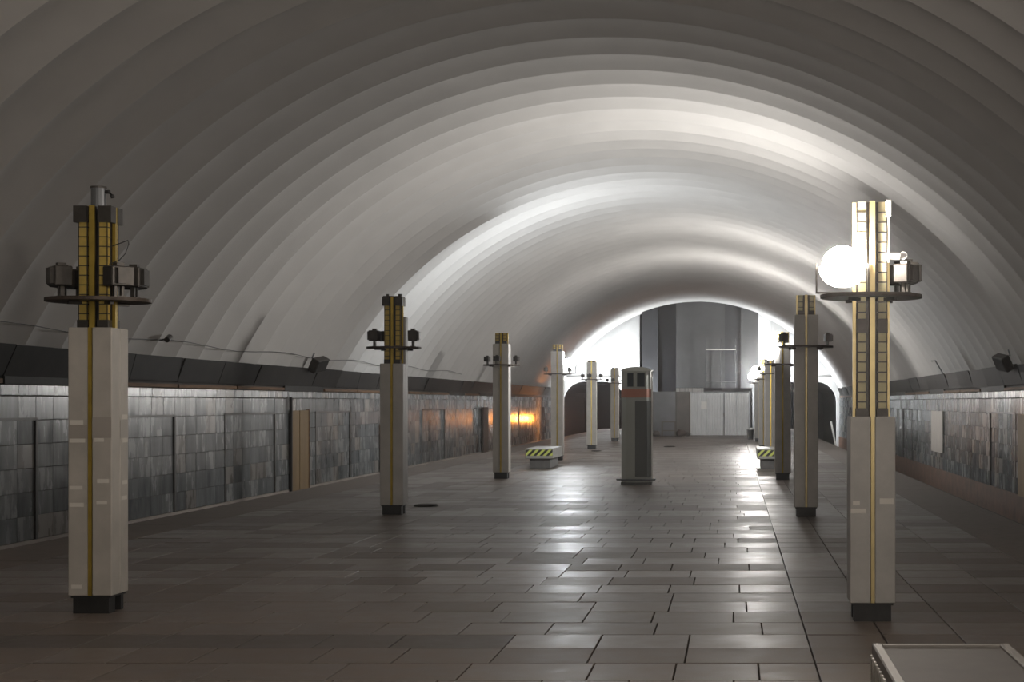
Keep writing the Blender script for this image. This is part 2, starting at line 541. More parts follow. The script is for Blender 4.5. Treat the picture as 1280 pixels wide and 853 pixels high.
while y + RIB/2 < YE + 0.5:
    if y - RIB/2 > YB: link('ceiling_rib', ring_me, ceil, (0, y, 0))
    y += RIB
for n, (a, b) in enumerate(((WL - 0.3, WL + 0.1), (WR - 0.1, WR + 0.3))):
    pass

# ---- end wall: white render with two tunnel portals, concrete mass in the middle
def vz(x): return VZ + math.sqrt(max(0, (VR + 0.2)**2 - (x - XC)**2))
def end_panel(name, xa, xb, pa, pb, label):
    out = [(xa, ZTRACK)] + [(xa, vz(xa))]
    n = 14
    for k in range(1, n): out.append((xa + (xb-xa)*k/n, vz(xa + (xb-xa)*k/n)))
    out += [(xb, vz(xb)), (xb, ZTRACK)]
    top = 2.85; r = 1.25
    port = [(pb, ZTRACK), (pb, top - r)]
    for k in range(1, 7):
        t = PI/2*k/6; port.append((pb - r + r*math.cos(t), top - r + r*math.sin(t)))
    port += [(pa + r, top)]
    for k in range(1, 7):
        t = PI/2 + PI/2*k/6; port.append((pa + r + r*math.cos(t), top - r + r*math.sin(t)))
    port += [(pa, ZTRACK)]
    o = MB().prism_y(out + port, YE, YE + 0.5).build(name, M['white'])
    struct(o, label, 'wall')
    # tunnel lining, its unlit dark put into the black colour
    lin = MB()
    m = len(port)
    for yy in (YE + 0.5, YE + 14):
        lin.v += [(x, yy, z) for x, z in port]
    lin.f += [(k, k+1, m+k+1, m+k) for k in range(m-1)]
    lin.f.append(tuple(m + k for k in range(m)))
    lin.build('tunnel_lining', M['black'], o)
    MB().box(pa - 0.1, pb + 0.1, YE - 0.18, YE, 2.92, 3.14).build('portal_lintel', M['white'], o)
    return o
end_panel('wall_end_left', -10.75, -5.7, -10.35, -6.6, 'white end wall with dark rounded tunnel portal on the left')
end_panel('wall_end_right', 1.5, 6.6, 2.35, 6.25, 'white end wall with dark rounded tunnel portal on the right')
core = bpy.data.objects.new('wall_end_middle', None); C.objects.link(core)
struct(core, 'tall grey concrete pier of vertical bands at the far end', 'wall')
BY = 95.5
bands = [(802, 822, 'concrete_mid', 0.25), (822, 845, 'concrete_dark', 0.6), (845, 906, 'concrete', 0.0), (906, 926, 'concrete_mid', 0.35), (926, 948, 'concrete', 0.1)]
for (u0, u1, mm, set_) in bands:
    xa, xb = px(u0, BY), px(u1, BY)
    p = [(xa, 0.0), (xb, 0.0)] + [(xb + (xa-xb)*k/6, vz(xb + (xa-xb)*k/6) - 0.05) for k in range(7)]
    MB().prism_y(p, BY + set_, YE + 0.5).build('concrete_band', M[mm], core)
wb = MB().box(WL - 0.2, WR + 0.2, YB - 0.3, YB, ZTRACK, 7.8).build('wall_back', M['concrete'])
struct(wb, 'plain concrete wall behind the viewer', 'wall')

# ---- scaffold rails and pale lintel in front of the pier
sc_y = BY - 0.4
t = thing('scaffold_frame', 'thin pale scaffold rails fixed high on the concrete pier', 'scaffold', (px(900, sc_y), sc_y, 0))
for (yy, r) in ((437, 0.04), (478, 0.03)):
    z = pz(yy, sc_y)
    MB().tube([(px(882, sc_y) - px(900, sc_y), 0, z), (px(920, sc_y) - px(900, sc_y), 0, z)], r, 6).build('rail', M['paleboard'] if yy == 437 else M['concrete'], t)
for u in (882, 901, 919):
    MB().tube([(px(u, sc_y) - px(900, sc_y), 0.05, 0), (px(u, sc_y) - px(900, sc_y), 0.05, pz(424, sc_y))], 0.025, 6).build('upright', M['concrete'], t)

# ================================================================== PYLONS
dome_cache = {}
def dome_mesh(r, m):
    v = [(0, 0, r)]; f = []
    n, k = 16, 6
    for j in range(1, k + 1):
        t = PI/2 * j / k
        for i in range(n):
            a = 2*PI*i/n
            v.append((r*math.sin(t)*math.cos(a), r*math.sin(t)*math.sin(a), r*math.cos(t)))
    for i in range(n): f.append((0, 1+i, 1+(i+1) % n))
    for j in range(k-1):
        for i in range(n):
            a = 1 + j*n; b = a + n
            f.append((a+i, b+i, b+(i+1) % n, a+(i+1) % n))
    me = bpy.data.meshes.new('lamp_lens'); me.from_pydata(v, [], f)
    for q in me.polygons: q.use_smooth = True
    me.materials.append(m)
    return me

GLOW = None
def flood_lamp(label, loc, aim, strength, col, r=0.10, group='floodlights on the pylon rings', base_z=None, glow=False, flat=1.0):
    t = thing('floodlight', label, 'floodlight', loc, 0, group)
    q = Vector(aim).normalized().to_track_quat('Z', 'Y').to_euler()
    lm = emit_mat('lamp_lens', col, strength)
    o = link('lamp_lens', dome_mesh(r, lm), t, (0, 0, 0), q); o.scale = (1, 1, flat)
    h = MB()
    if glow:      # added glowing back shell that stands in for lens glare
        h.tube([(0, 0, -r*1.02), (0, 0, -r*0.98), (0, 0, -r*0.8), (0, 0, -r*0.5), (0, 0, -r*0.2), (0, 0, -0.002)], [r*0.2, r*0.45, r*0.8, r*1.05, r*1.15, r*1.12], 18)
        o = h.build('housing', emit_mat('glare_shell', col, 14.0), t, smooth=True); o.rotation_euler = q
    else:
        h.tube([(0, 0, -0.11), (0, 0, -0.10), (0, 0, -0.03), (0, 0, -0.002)], [r*0.55, r*0.75, r*1.12, r*1.12], 16)
        o = h.build('housing', M['steel'], t); o.rotation_euler = q
    if base_z is None: base_z = loc[2] - 0.26
    b = MB()
    dz = base_z - loc[2]
    b.box(-r*1.3, -r*1.3 + 0.012, -0.02, 0.02, dz, 0.02)
    b.box(r*1.3 - 0.012, r*1.3, -0.02, 0.02, dz, 0.02)
    b.box(-r*1.3, r*1.3, -0.02, 0.02, dz, dz + 0.012)
    b.build('yoke', M['steel'], t)
    return t

fix_me = {}
def fixture_meshes(mname):
    if mname not in fix_me:
        b = MB().box(-0.095, 0.095, -0.06, 0.07, 0.085, 0.235)
        body = b.mesh('fixture', M[mname], bevel=0.008)
        h = MB().box(-0.055, 0.055, 0.07, 0.095, 0.10, 0.22).box(-0.03, 0.03, -0.03, 0.03, 0.235, 0.262)
        head = h.mesh('fixture_head', M[mname])
        l = MB()
        l.box(-0.04, -0.018, -0.015, 0.015, 0.0, 0.09).box(0.018, 0.04, -0.015, 0.015, 0.0, 0.09)
        l.box(-0.05, 0.05, -0.03, 0.03, 0.0, 0.012)
        leg = l.mesh('fixture_leg', M['steel'])
        fix_me[mname] = (body, head, leg)
    return fix_me[mname]

def pylon(row, k, label, heights, core_top, skin='clad', grid='yellow', cap=None, fix=None, ring_r=0.385, tapes=(), bright=False):
    """heights: top of the stone cladding of the four corners (front left, front right, rear left, rear right)"""
    x, y = XROW[row], YROW[row] + STEP * k
    g = 'stone clad lighting pylons in the %s row' % ('left' if row == 0 else 'right')
    t = thing('lighting_pylon', label, 'pylon', (x, y, 0), 0, g)
    H = 0.165
    # base: front and rear plates, core, slim side posts
    b = MB().box(-0.135, 0.135, -0.145, -0.02, 0, 0.118).box(-0.135, 0.135, 0.09, 0.145, 0, 0.118).box(-0.06, 0.06, -0.02, 0.09, 0, 0.135)
    b.box(-0.15, 0.15, -0.15, 0.15, 0.118, 0.135)
    b.build('base', M['blackpaint'], t)
    for (sx, sy), h in zip(((-1, -1), (1, -1), (-1, 1), (1, 1)), heights):
        x0, x1 = sorted((sx*0.016, sx*H)); y0, y1 = sorted((sy*0.0015, sy*H))
        cut = 1.50 if h > 1.6 else 0.9
        c = MB().box(x0, x1, y0, y1, 0.135, h).build('stone_cladding', M[skin], t, bevel=0.006)
    hm = min(heights); hf = min(heights[0], heights[1]); hx = max(heights)
    # centre post and brass strips on the four faces
    MB().box(-0.045, 0.045, -0.045, 0.045, hm - 0.02, core_top).build('core_post', M['steel'], t)
    bm_ = M['brasspale'] if bright else M['brass']
    for n in range(4):
        a = n * PI/2
        ztop = core_top if n == 0 or hm < 2.5 else core_top
        off = H - 0.008
        if n == 0: bb = MB().box(-0.0135, 0.0135, -H - 0.004, -H + 0.03, 0.137, hf)
        elif n == 1: bb = MB().box(H - 0.03, H + 0.004, -0.0135, 0.0135, 0.137, min(heights[1], heights[3]))
        elif n == 2: bb = MB().box(-0.0135, 0.0135, H - 0.03, H + 0.004, 0.137, min(heights[2], heights[3]))
        else: bb = MB().box(-H - 0.004, -H + 0.03, -0.0135, 0.0135, 0.137, min(heights[0], heights[2]))
        if n in (0, 2): bb.build('brass_strip', bm_, t)
        q = 0.112
        lo = (hf, min(heights[1], heights[3]), min(heights[2], heights[3]), min(heights[0], heights[2]))[n] - 0.02
        # fin between core post and brass edge, above the cladding
        if n == 0: ff = (MB().box(-0.006, 0.006, -q, -0.04, lo, core_top), MB().box(-0.019, 0.019, -q - 0.024, -q, lo, core_top))
        elif n == 1: ff = (MB().box(0.04, q, -0.006, 0.006, lo, core_top), MB().box(q, q + 0.024, -0.019, 0.019, lo, core_top))
        elif n == 2: ff = (MB().box(-0.006, 0.006, 0.04, q, lo, core_top), MB().box(-0.019, 0.019, q, q + 0.024, lo, core_top))
        else: ff = (MB().box(-q, -0.04, -0.006, 0.006, lo, core_top), MB().box(-q - 0.024, -q, -0.019, 0.019, lo, core_top))
        fin = ff[0].build('fin', M['steel'], t)
        ff[1].build('brass_edge', bm_, fin)
    # four corner light boxes with their dark grids
    for (sx, sy), h in zip(((-1, -1), (1, -1), (-1, 1), (1, 1)), heights):
        if h > core_top - 0.15 and h > 2.7: lo = h - 0.02
        else: lo = h - 0.02
        if core_top - lo < 0.05: continue
        cx, cy = sx*0.0755, sy*0.0755
        p = MB().box(cx-0.029, cx+0.029, cy-0.029, cy+0.029, lo, core_top - 0.005).build('light_box', M[grid], t)
        gr = MB()
        zz = lo + 0.05
        while zz < core_top - 0.03:
            gr.box(cx-0.034, cx+0.034, cy-0.034, cy+0.034, zz, zz + 0.007)
            zz += 0.073
        for ex in (-1, 1):
            for ey in (-1, 1):
                gr.box(cx+ex*0.033-0.003, cx+ex*0.033+0.003, cy+ey*0.033-0.003, cy+ey*0.033+0.003, lo, core_top - 0.005)
        gr.build('wire_grid', M['steel'], p)
        # clamps
        if hm < 1.7:
            for zc in (2.105, ):
                MB().box(cx-0.038, cx+0.038, cy-0.038, cy+0.038, zc, zc+0.105).build('clamp', M['steel'], t)
        MB().box(cx-0.042, cx+0.042, cy-0.042, cy+0.042, h, h+0.06).build('clamp', M['steel'], t)
        if cap:
            wide = 0.05 if sy < 0 else 0.046
            MB().box(cx-wide+sx*0.018, cx+wide+sx*0.018, cy-wide, cy+wide, core_top-0.125, core_top).build('clamp', M['steel'], t)
    if cap == 'tube':
        MB().tube([(0, 0, core_top-0.02), (0, 0, core_top+0.15)], 0.055, 16).build('cap_tube', M['grey_metal'], t)
        MB().annulus(0.05, 0.06, core_top+0.145, core_top+0.16, 20).build('tube_rim', M['steel'], t)
        MB().tube([(0.05, 0, core_top+0.12), (0.08, 0, core_top+0.12), (0.105, 0, core_top+0.09), (0.11, 0, core_top+0.075)], 0.016, 8).build('cable_hook', M['blackpaint'], t)
    elif cap == 'plate':
        MB().box(-0.13, 0.13, -0.13, 0.13, core_top, core_top+0.012).build('cap_plate', M['steel'], t)
        for bx_, br_ in ((-0.09, 0.02), (0.09, 0.03)):
            MB().tube([(bx_, 0, core_top+0.01), (bx_, 0, core_top+0.047)], br_, 8).build('cap_bolt', M['steel'], t)
    # ring
    zr = 2.365
    inner = 0.243 if hx > 2.4 and hm > 2.4 else 0.165
    if hx > 2.4 > hm: inner = 0.243
    rg = MB().annulus(inner, ring_r, zr, zr+0.026, 44).build('ring', M['ring'], t)
    arm = MB()
    for n in range(4):
        a = PI/4 + n*PI/2
        c_, s_ = math.cos(a), math.sin(a)
        arm.obox((c_*(inner*0.5+0.05), s_*(inner*0.5+0.05), zr-0.012), (c_*(inner*0.5+0.02), s_*(inner*0.5+0.02), 0), (-s_*0.015, c_*0.015, 0), (0, 0, 0.012))
    arm.build('ring_arm', M['steel'], rg)
    for (a, rad, mname, sc) in (fix or ()):
        body, head, leg = fixture_meshes(mname)
        a = math.radians(a)
        o = link('fixture', body, t, (math.cos(a)*rad, math.sin(a)*rad, zr+0.026), (0, 0, a - PI/2))
        o.scale = (sc, sc, sc)
        link('fixture_head', head, o); link('fixture_leg', leg, o)
    for (fx, fz, wdt, hgt, face, mm) in tapes:
        if face == 'f': MB().box(fx-wdt/2, fx+wdt/2, -H-0.0022, -H+0.001, fz, fz+hgt).build('tape_scrap', M[mm], t)
        else: MB().box(H-0.001, H+0.0022, fx-wdt/2, fx+wdt/2, fz, fz+hgt).build('tape_scrap', M[mm], t)
    return t

F6 = [(a, 0.275, 'steel', 1.0) for a in (0, 180, 218, 322, 42, 138)]
F2 = [(a, 0.275, 'steel', 1.0) for a in (0, 122, 180)]
F4 = [(a, 0.315, 'steel', 0.72) for a in (-12, 168, 80, 260)]
F4b = [(a, 0.315, 'steel', 0.72) for a in (10, 192)]
tp = [(-0.09, 1.325, 0.145, 0.105, 'f', 'stain'), (0.09, 1.33, 0.145, 0.16, 'f', 'stain'), (0.08, 1.325, 0.16, 0.14, 's', 'stain'), (-0.10, 1.43, 0.10, 0.035, 'f', 'tape'), (-0.095, 1.295, 0.12, 0.03, 'f', 'tape'), (0.07, 1.30, 0.07, 0.028, 'f', 'tape'), (-0.105, 0.94, 0.10, 0.028, 'f', 'tape'),
      (-0.10, 0.81, 0.11, 0.03, 'f', 'tape'), (0.10, 0.99, 0.09, 0.03, 'f', 'tape'), (-0.1, 0.19, 0.08, 0.03, 'f', 'tape'), (0.09, 0.83, 0.08, 0.025, 'f', 'tape'),
      (0.09, 1.47, 0.10, 0.035, 's', 'tape'), (0.10, 1.29, 0.10, 0.035, 's', 'tape'), (0.09, 0.97, 0.10, 0.03, 's', 'tape'), (0.08, 0.85, 0.11, 0.03, 's', 'tape')]
tp2 = [(-0.105, 0.79, 0.11, 0.035, 'f', 'tape'), (0.10, 0.86, 0.10, 0.04, 'f', 'tape'), (-0.12, 0.85, 0.05, 0.03, 'f', 'tape')]
pylon(0, 0, 'nearest pylon of the left row, scraps of tape on pale stone, grey tube on top', (2.165,)*4, 3.09, cap='tube', fix=F6, tapes=tp)
pylon(0, 1, 'second pylon of the left row, one rear stone slab rising above the ring', (2.15, 2.15, 2.15, 2.82), 3.10, 'clad2', cap='plate', fix=F2)
pylon(0, 2, 'third pylon of the left row, fully clad, standing just before the low bench', (2.82,)*4, 3.05, fix=F4)
pylon(0, 3, 'left row pylon behind the bench with a glaring lamp on its right side', (3.0,)*4, 3.2, fix=F4b)
pylon(0, 4, 'slim far pylon of left row standing before the black tunnel mouth', (2.97,)*4, 3.03, fix=F4)
pylon(0, 5, 'farthest pylon of the left row, half hidden beside the grey kiosk', (2.95,)*4, 3.0, fix=F4)
F1 = [(0, 0.275, 'steel', 1.0), (38, 0.29, 'steel', 1.0), (-35, 0.29, 'steel', 0.9)]
pylon(1, 0, 'nearest pylon of the right row, short stone base and long bare cream grid core', (1.495,)*4, 3.07, 'clad2', grid='cream', fix=F1, ring_r=0.375, tapes=tp2, bright=True)
pylon(1, 1, 'second pylon of the right row, tall stone shaft with bare core stub on top', (2.82,)*4, 3.10, 'clad2', grid='cream', fix=F4b, bright=True)
pylon(1, 2, 'third pylon of the right row, overlapped by the glare of its lamp', (2.82,)*4, 3.05, 'clad2', fix=F4b)
pylon(1, 3, 'fourth pylon of the right row, just behind the striped bench', (2.82,)*4, 3.05, 'clad2', fix=F4b)
pylon(1, 4, 'fifth pylon of the right row, mostly hidden in the lamp glare', (2.82,)*4, 3.05, 'clad2', fix=F4b)
pylon(1, 5, 'farthest pylon of the right row, near the corrugated doors', (2.82,)*4, 3.05, 'clad2', fix=F4b)
# the next pylon of the right row, beside the viewer
pylon(1, -1, 'right row pylon standing beside the viewer, outside the photograph', (2.82,)*4, 3.05, 'clad2', fix=F4b)

# loose items on the nearest pylons
t = thing('wire_loop', 'thin bent wire sticking out of the nearest left pylon core', 'wire', (XROW[0], YROW[0], 2.7))
MB().tube([(0.10, -0.05, 0.08), (0.2, -0.08, 0.11), (0.26, -0.09, 0.13), (0.265, -0.09, 0.10), (0.24, -0.09, 0.03), (0.19, -0.08, -0.02), (0.1, -0.06, -0.05)], 0.004, 5).build('wire_strand', M['cable'], t)
t = thing('junction_box', 'white electrical box and cord at top of the nearest right pylon', 'electrical box', (XROW[1] + 0.118, YROW[1] - 0.13, 2.60))
MB().box(-0.019, 0.019, -0.03, 0.03, 0.355, 0.475).build('box_body', M['whitepl'], t, bevel=0.004)
MB().tube([(0.0, 0, 0.36), (0.004, 0, 0.2), (0, 0, 0.02)], 0.005, 6).build('cord', M['whitepl'], t)
t = thing('white_transformer', 'white cylinder and disc lying on the dark fixtures of nearest right pylon', 'transformer', (XROW[1] + 0.15, YROW[1] - 0.12, 2.645))
MB().tube([(-0.06, 0, 0.022), (0.05, 0, 0.022)], 0.026, 12).build('cylinder', M['whitepl'], t)
MB().tube([(0.075, -0.01, 0.025), (0.075, 0.01, 0.025)], 0.03, 14).build('disc', M['whitepl'], t)

# ================================================================== LAMPS
def ring_lamp(row, k, side, aim, strength, label, col=LAMP_WARM, r=0.10, off=0.0, dz=0.0, flat=1.0):
    x, y = XROW[row] + side, YROW[row] + STEP*k + off
    return flood_lamp(label, (x, y, 2.65 + dz), aim, strength, col, r, base_z=2.391, glow=True, flat=flat)
ring_lamp(1, 0, -0.22, (0.0, -0.05, 1.0), 700, 'glaring floodlight on the ring of the nearest right pylon', off=-0.14, r=0.15, col=LAMP_DIM, dz=-0.06)
ring_lamp(1, 2, -0.26, (-0.5, 0.55, 0.65), 2150, 'glaring floodlight on the ring of the third right pylon', off=-0.20, r=0.16, flat=0.45)
ring_lamp(1, 4, -0.26, (-0.15, -0.3, 1.0), 1250, 'glaring floodlight on the ring of the fifth right pylon', off=-0.20, r=0.16)
ring_lamp(1, 5, -0.26, (-0.15, 0.35, 1.0), 1500, 'glaring floodlight on the ring of the farthest right pylon', off=-0.20, r=0.16)
ring_lamp(0, 3, 0.28, (0.10, 0.25, 1.0), 1350, 'glaring floodlight on the ring of the fourth left pylon', off=0.20, col=LAMP_COOL, r=0.16)
ring_lamp(1, -1, -0.26, (-0.12, 0.27, 0.95), 3000, 'floodlight on the pylon ring beside the viewer, outside the photograph', off=0.10, col=LAMP_DIM, r=0.15, flat=0.35, dz=-0.03)
# work lamps on stands behind the hoarding, lighting the end wall
for (lx, ax, lb) in ((-6.25, -0.5, 'work floodlight on a stand behind the kiosk facing the left portal'), (2.05, 0.5, 'work floodlight on a stand behind the right pylons facing the right portal')):
    t = flood_lamp(lb, (lx, 93.6, 1.5), (ax*0.8, 0.8, 0.5), 6500, LAMP_COOL, r=0.12, group='work lamps at the far end', base_z=1.24, flat=0.35)
    MB().tube([(0, 0, -0.26), (0, 0, -1.46)], 0.025, 8).box(-0.25, 0.25, -0.25, 0.25, -1.5, -1.46).build('stand', M['steel'], t)
# orange work lamp down on the left track
t = flood_lamp('orange work lamp on the left track near the tunnel mouth', (-9.5, 87, 0.72), (-0.15, -0.97, 0.1), 280, (1.0, 0.33, 0.05), r=0.16, group='track lamps', base_z=0.45)
MB().tube([(0, 0, -0.26), (0, 0, -1.8)], 0.03, 8).box(-0.3, 0.3, -0.3, 0.3, -1.82, -1.78).build('stand', M['steel'], t)

# ================================================================== KIOSK
KY = 31.1
t = thing('information_kiosk', 'grey green metal help point kiosk with salmon band standing mid platform', 'kiosk', (px(796, KY), KY, 0))
plan = [(-0.30, 0.10), (-0.295, -0.06), (-0.20, -0.17), (-0.02, -0.245), (0.20, -0.17), (0.275, -0.06), (0.285, 0.10), (0.2, 0.22), (-0.2, 0.22)]
def sc_plan(s): return [(x*s, y*s) for x, y in plan]
MB().prism(sc_plan(1.0), 0.05, 1.69).build('body', M['kiosk'], t, bevel=0.004)
MB().prism(sc_plan(1.012), 1.69, 1.86).build('band', M['salmon'], t)
hd = MB().prism(sc_plan(0.99), 1.86, 2.2).build('head', M['kiosk'], t)
# rounded roof, arched from side to side
rp = [(-0.30, 2.2)] + [(0.30*-math.cos(PI*k/14)*1.0, 2.2 + 0.085*math.sin(PI*k/14)) for k in range(1, 14)] + [(0.29, 2.2)]
MB().prism_y(rp, -0.16, 0.2).build('roof', M['kiosk'], t)
def facet(name, a, b, z0, z1, m, out=0.008, inset=0.02, parent=None):
    a, b = Vector((*a, 0)), Vector((*b, 0)); d = (b-a).normalized(); n = Vector((d.y, -d.x, 0))
    a2, b2 = a + d*inset, b - d*inset
    c = (a2+b2)/2 + n*(out/2)
    return MB().obox((c.x, c.y, (z0+z1)/2), tuple((b2-a2)/2), tuple(n*out/2), (0, 0, (z1-z0)/2)).build(name, m, parent or t)
facet('dark_door', plan[3], plan[4], 0.16, 1.62, M['kioskdark'], inset=0.0)
facet('dark_door', plan[4], plan[5], 0.16, 1.62, M['kioskdark'], inset=0.0)
facet('head_window', plan[2], plan[3], 1.90, 2.16, M['glass'], parent=hd, inset=0.035)
facet('head_window', plan[3], plan[4], 1.90, 2.16, M['glass'], parent=hd, inset=0.04)
MB().box(0.280, 0.312, -0.055, -0.02, 0.05, 2.2).build('edge_trim', M['chrome'], t)
MB().box(0.30, 0.36, -0.05, -0.03, 2.16, 2.20).build('camera_stub', M['grey_metal'], t)
MB().prism(sc_plan(1.04), 0.0, 0.05).build('foot_plate', M['benchdark'], t)
MB().tube([(-0.37, -0.18, 0.105), (-0.15, -0.27, 0.105), (0.13, -0.27, 0.105), (0.36, -0.18, 0.105)], 0.018, 8).build('foot_rail', M['grey_metal'], t)
MB().tube([(-0.37, -0.18, 0.105), (-0.35, 0.18, 0.105)], 0.018, 8).tube([(0.36, -0.18, 0.105), (0.34, 0.18, 0.105)], 0.018, 8).build('foot_rail', M['grey_metal'], t)

# ================================================================== BENCHES
def bench(x, y0, y1, label, striped=True):
    t = thing('platform_bench', label, 'bench', (x, (y0+y1)/2, 0), 0, 'low benches in the pylon rows')
    L = (y1-y0)/2; Wd = 0.335 if striped else 0.315
    if striped:
        MB().box(-Wd, Wd, -L, L, 0.24, 0.485).build('seat_slab', M['bench'], t, bevel=0.01)
        MB().box(-Wd+0.012, Wd-0.012, -L-0.006, -L+0.01, 0.31, 0.455).build('hazard_strip', M['hazard'], t)
        MB().box(-0.245, 0.245, -L+0.12, L-0.12, 0, 0.24).build('pedestal', M['benchdark'], t, bevel=0.008)
    else:
        MB().box(-Wd, -Wd+0.045, -L, L, 0.14, 0.49).build('rim', M['bencheframe'], t, bevel=0.006)
        MB().box(Wd-0.045, Wd, -L, L, 0.14, 0.49).build('rim', M['bencheframe'], t, bevel=0.006)
        MB().box(-Wd+0.045, Wd-0.045, L-0.035, L, 0.14, 0.488).build('rim', M['bencheframe'], t, bevel=0.004)
        MB().box(-Wd+0.045, Wd-0.045, -L, -L+0.035, 0.14, 0.488).build('rim', M['bencheframe'], t, bevel=0.004)
        MB().box(-Wd+0.045, Wd-0.045, -L+0.035, L-0.035, 0.30, 0.474).build('seat_board', M['benchtop'], t)
        s = MB().box(-0.009, 0.0, -0.02, 0.02, 0.16, 0.44).mesh('side_slat', M['paleboard'])
        n = int(2*L/0.09)
        for k in range(n): link('side_slat', s, t, (-Wd, -L + 0.06 + k*0.09, 0))
        MB().box(-0.245, 0.245, -L+0.12, L-0.12, 0, 0.30).build('pedestal', M['benchdark'], t)
    return t
bench(0.952, 5.2, 7.36, 'low bench with pale rim and sunken grey top at the lower right corner', False)
bench(-4.68, 38.5, 40.6, 'low bench with hazard striped end in the left pylon row')
bench(0.90, 38.2, 40.3, 'low bench with hazard striped end in the right pylon row')

# ================================================================== FAR HOARDING
HY = 76.0
t = thing('corrugated_door', 'pale corrugated metal double doors closing the far hoarding', 'doors', (px(900, HY), HY, 0))
def corr(x0, x1, z0, z1, pitch=0.135, amp=0.04):
    b = MB(); n = max(2, int(round((x1-x0)/pitch)))
    pts = []
    for k in range(n):
        a = x0 + (x1-x0)*k/n; st = (x1-x0)/n
        pts += [(a, 0), (a+st*0.35, 0), (a+st*0.5, -amp), (a+st*0.85, -amp)]
    pts.append((x1, 0))
    i = len(pts)
    b.v += [(x, y, z0) for x, y in pts] + [(x, y, z1) for x, y in pts] + [(x, y+0.012, z0) for x, y in pts] + [(x, y+0.012, z1) for x, y in pts]
    for k in range(i-1):
        b.f += [(k, k+1, i+k+1, i+k), (2*i+k, 3*i+k, 3*i+k+1, 2*i+k+1), (i+k, i+k+1, 3*i+k+1, 3*i+k), (k, 2*i+k, 2*i+k+1, k+1)]
    return b
c0 = px(900, HY)
us = [863, 885, 904.5, 906, 920, 936]
ztop = pz(492, HY)
for a, b in ((863, 884), (884, 904.6), (906, 921), (921, 936)):
    corr(px(a, HY)-c0, px(b, HY)-c0-0.01, 0.03, ztop).build('corrugated_sheet', M['corr'], t)
MB().box(px(862, HY)-c0, px(863, HY)-c0, -0.03, 0.04, 0, ztop).build('door_post', M['ochre'], t)
MB().box(px(936, HY)-c0, px(938, HY)-c0, -0.03, 0.04, 0, ztop+0.1).build('door_post', M['grey_metal'], t)
MB().box(px(862, HY)-c0, px(938, HY)-c0, 0.0, 0.06, ztop, ztop+0.05).build('door_head', M['grey_metal'], t)
MB().box(px(904, HY)-c0, px(905.6, HY)-c0, -0.06, -0.02, 0.95, 1.1).build('door_latch', M['steel'], t)
nt_ = MB().box(-0.14, 0.14, -0.006, 0.0, -0.18, 0.18).build('paper_notice', M['paper'], None, loc=(px(880, HY), HY - 0.042, pz(507, HY)))
tag(nt_, 'small white paper notice taped to the corrugated door', 'notice')

t = thing('hoarding_panel', 'dark sheet hoarding between the kiosk and the corrugated doors', 'hoarding', (px(832, HY), HY + 0.1, 0))
c1 = px(832, HY)
for n, (a, b) in enumerate(((800, 816), (816, 845), (845, 862))):
    MB().box(px(a, HY)-c1+0.01, px(b, HY)-c1-0.01, 0, 0.05, 0.0, 2.1).build('sheet_panel', M['partition2'] if n == 2 else M['partition'], t)
    MB().box(px(b, HY)-c1-0.03, px(b, HY)-c1+0.03, -0.02, 0.0, 0.0, 2.1).build('panel_post', M['steel'], t)
# side returns up to the pier so that nothing shows behind
t = thing('lit_beam', 'beam above the hoarding, its lit strip painted white', 'beam', (px(862, 80), 80, 0))
rs = random.Random(3)
u = 845
while u < 880:
    wd = rs.uniform(4, 8)
    MB().box(px(u, 80)-px(862, 80), px(min(880, u+wd), 80)-px(862, 80)-0.02, -0.05+rs.uniform(-.02, .02), 0.1, 2.08 - rs.uniform(0, 0.05), 2.30).build('lit_strip_piece', M['white'], t)  # white colour carries the brightness of a lit strip
    u += wd
MB().box(px(842, 80)-px(862, 80), px(940, 80)-px(862, 80), 0.1, 0.25, 2.05, 2.32).build('beam_body', M['concrete_mid'], t)
for uu in (843, 900, 939):
    MB().box(px(uu, 80)-px(862, 80)-0.06, px(uu, 80)-px(862, 80)+0.06, 0.1, 0.25, 0, 2.05).build('beam_post', M['concrete_mid'], t)

# table and rubbish in front of the hoarding
TY = 75.0
t = thing('work_table', 'dark wooden table standing against the hoarding', 'table', (px(836, TY), TY, 0))
MB().box(-0.34, 0.34, -0.25, 0.25, 0.66, 0.70).build('tabletop', M['wood'], t)
for sx in (-1, 1):
    for sy in (-1, 1):
        MB().box(sx*0.31-0.025, sx*0.31+0.025, sy*0.22-0.025, sy*0.22+0.025, 0, 0.66).build('leg', M['wood'], t)
MB().box(-0.31, 0.31, -0.22, -0.2, 0.25, 0.29).build('stretcher', M['wood'], t)
def lump(name, loc, r, m, label, cat, squash=0.7, seed=0, group=None):
    rs = random.Random(seed)
    bm = bmesh.new()
    bmesh.ops.create_icosphere(bm, subdivisions=2, radius=1.0)
    for v in bm.verts:
        k = 1 + rs.uniform(-0.14, 0.14)
        v.co = Vector((v.co.x*r*k, v.co.y*r*k, max(-0.95*r*squash, v.co.z*r*squash*k) + 0.95*r*squash))
    me = bpy.data.meshes.new(name); bm.to_mesh(me); bm.free(); me.materials.append(m)
    for p in me.polygons: p.use_smooth = True
    o = link(name, me, None, loc)
    return tag(o, label, cat, group)
lump('rubbish_sack', (px(851, TY), TY - 0.1, 0), 0.24, M['wood'], 'dark rubbish sack slumped right of the wooden table', 'sack', seed=1)
lump('rubbish_sack', (px(820, TY), TY, 0), 0.2, M['partition2'], 'brownish rubbish sack left of the wooden table', 'sack', seed=2)
lump('rubbish_sack', (px(859.5, TY), TY+0.1, 0), 0.14, M['dirt'], 'small black sack beside the corrugated door post', 'sack', seed=3)

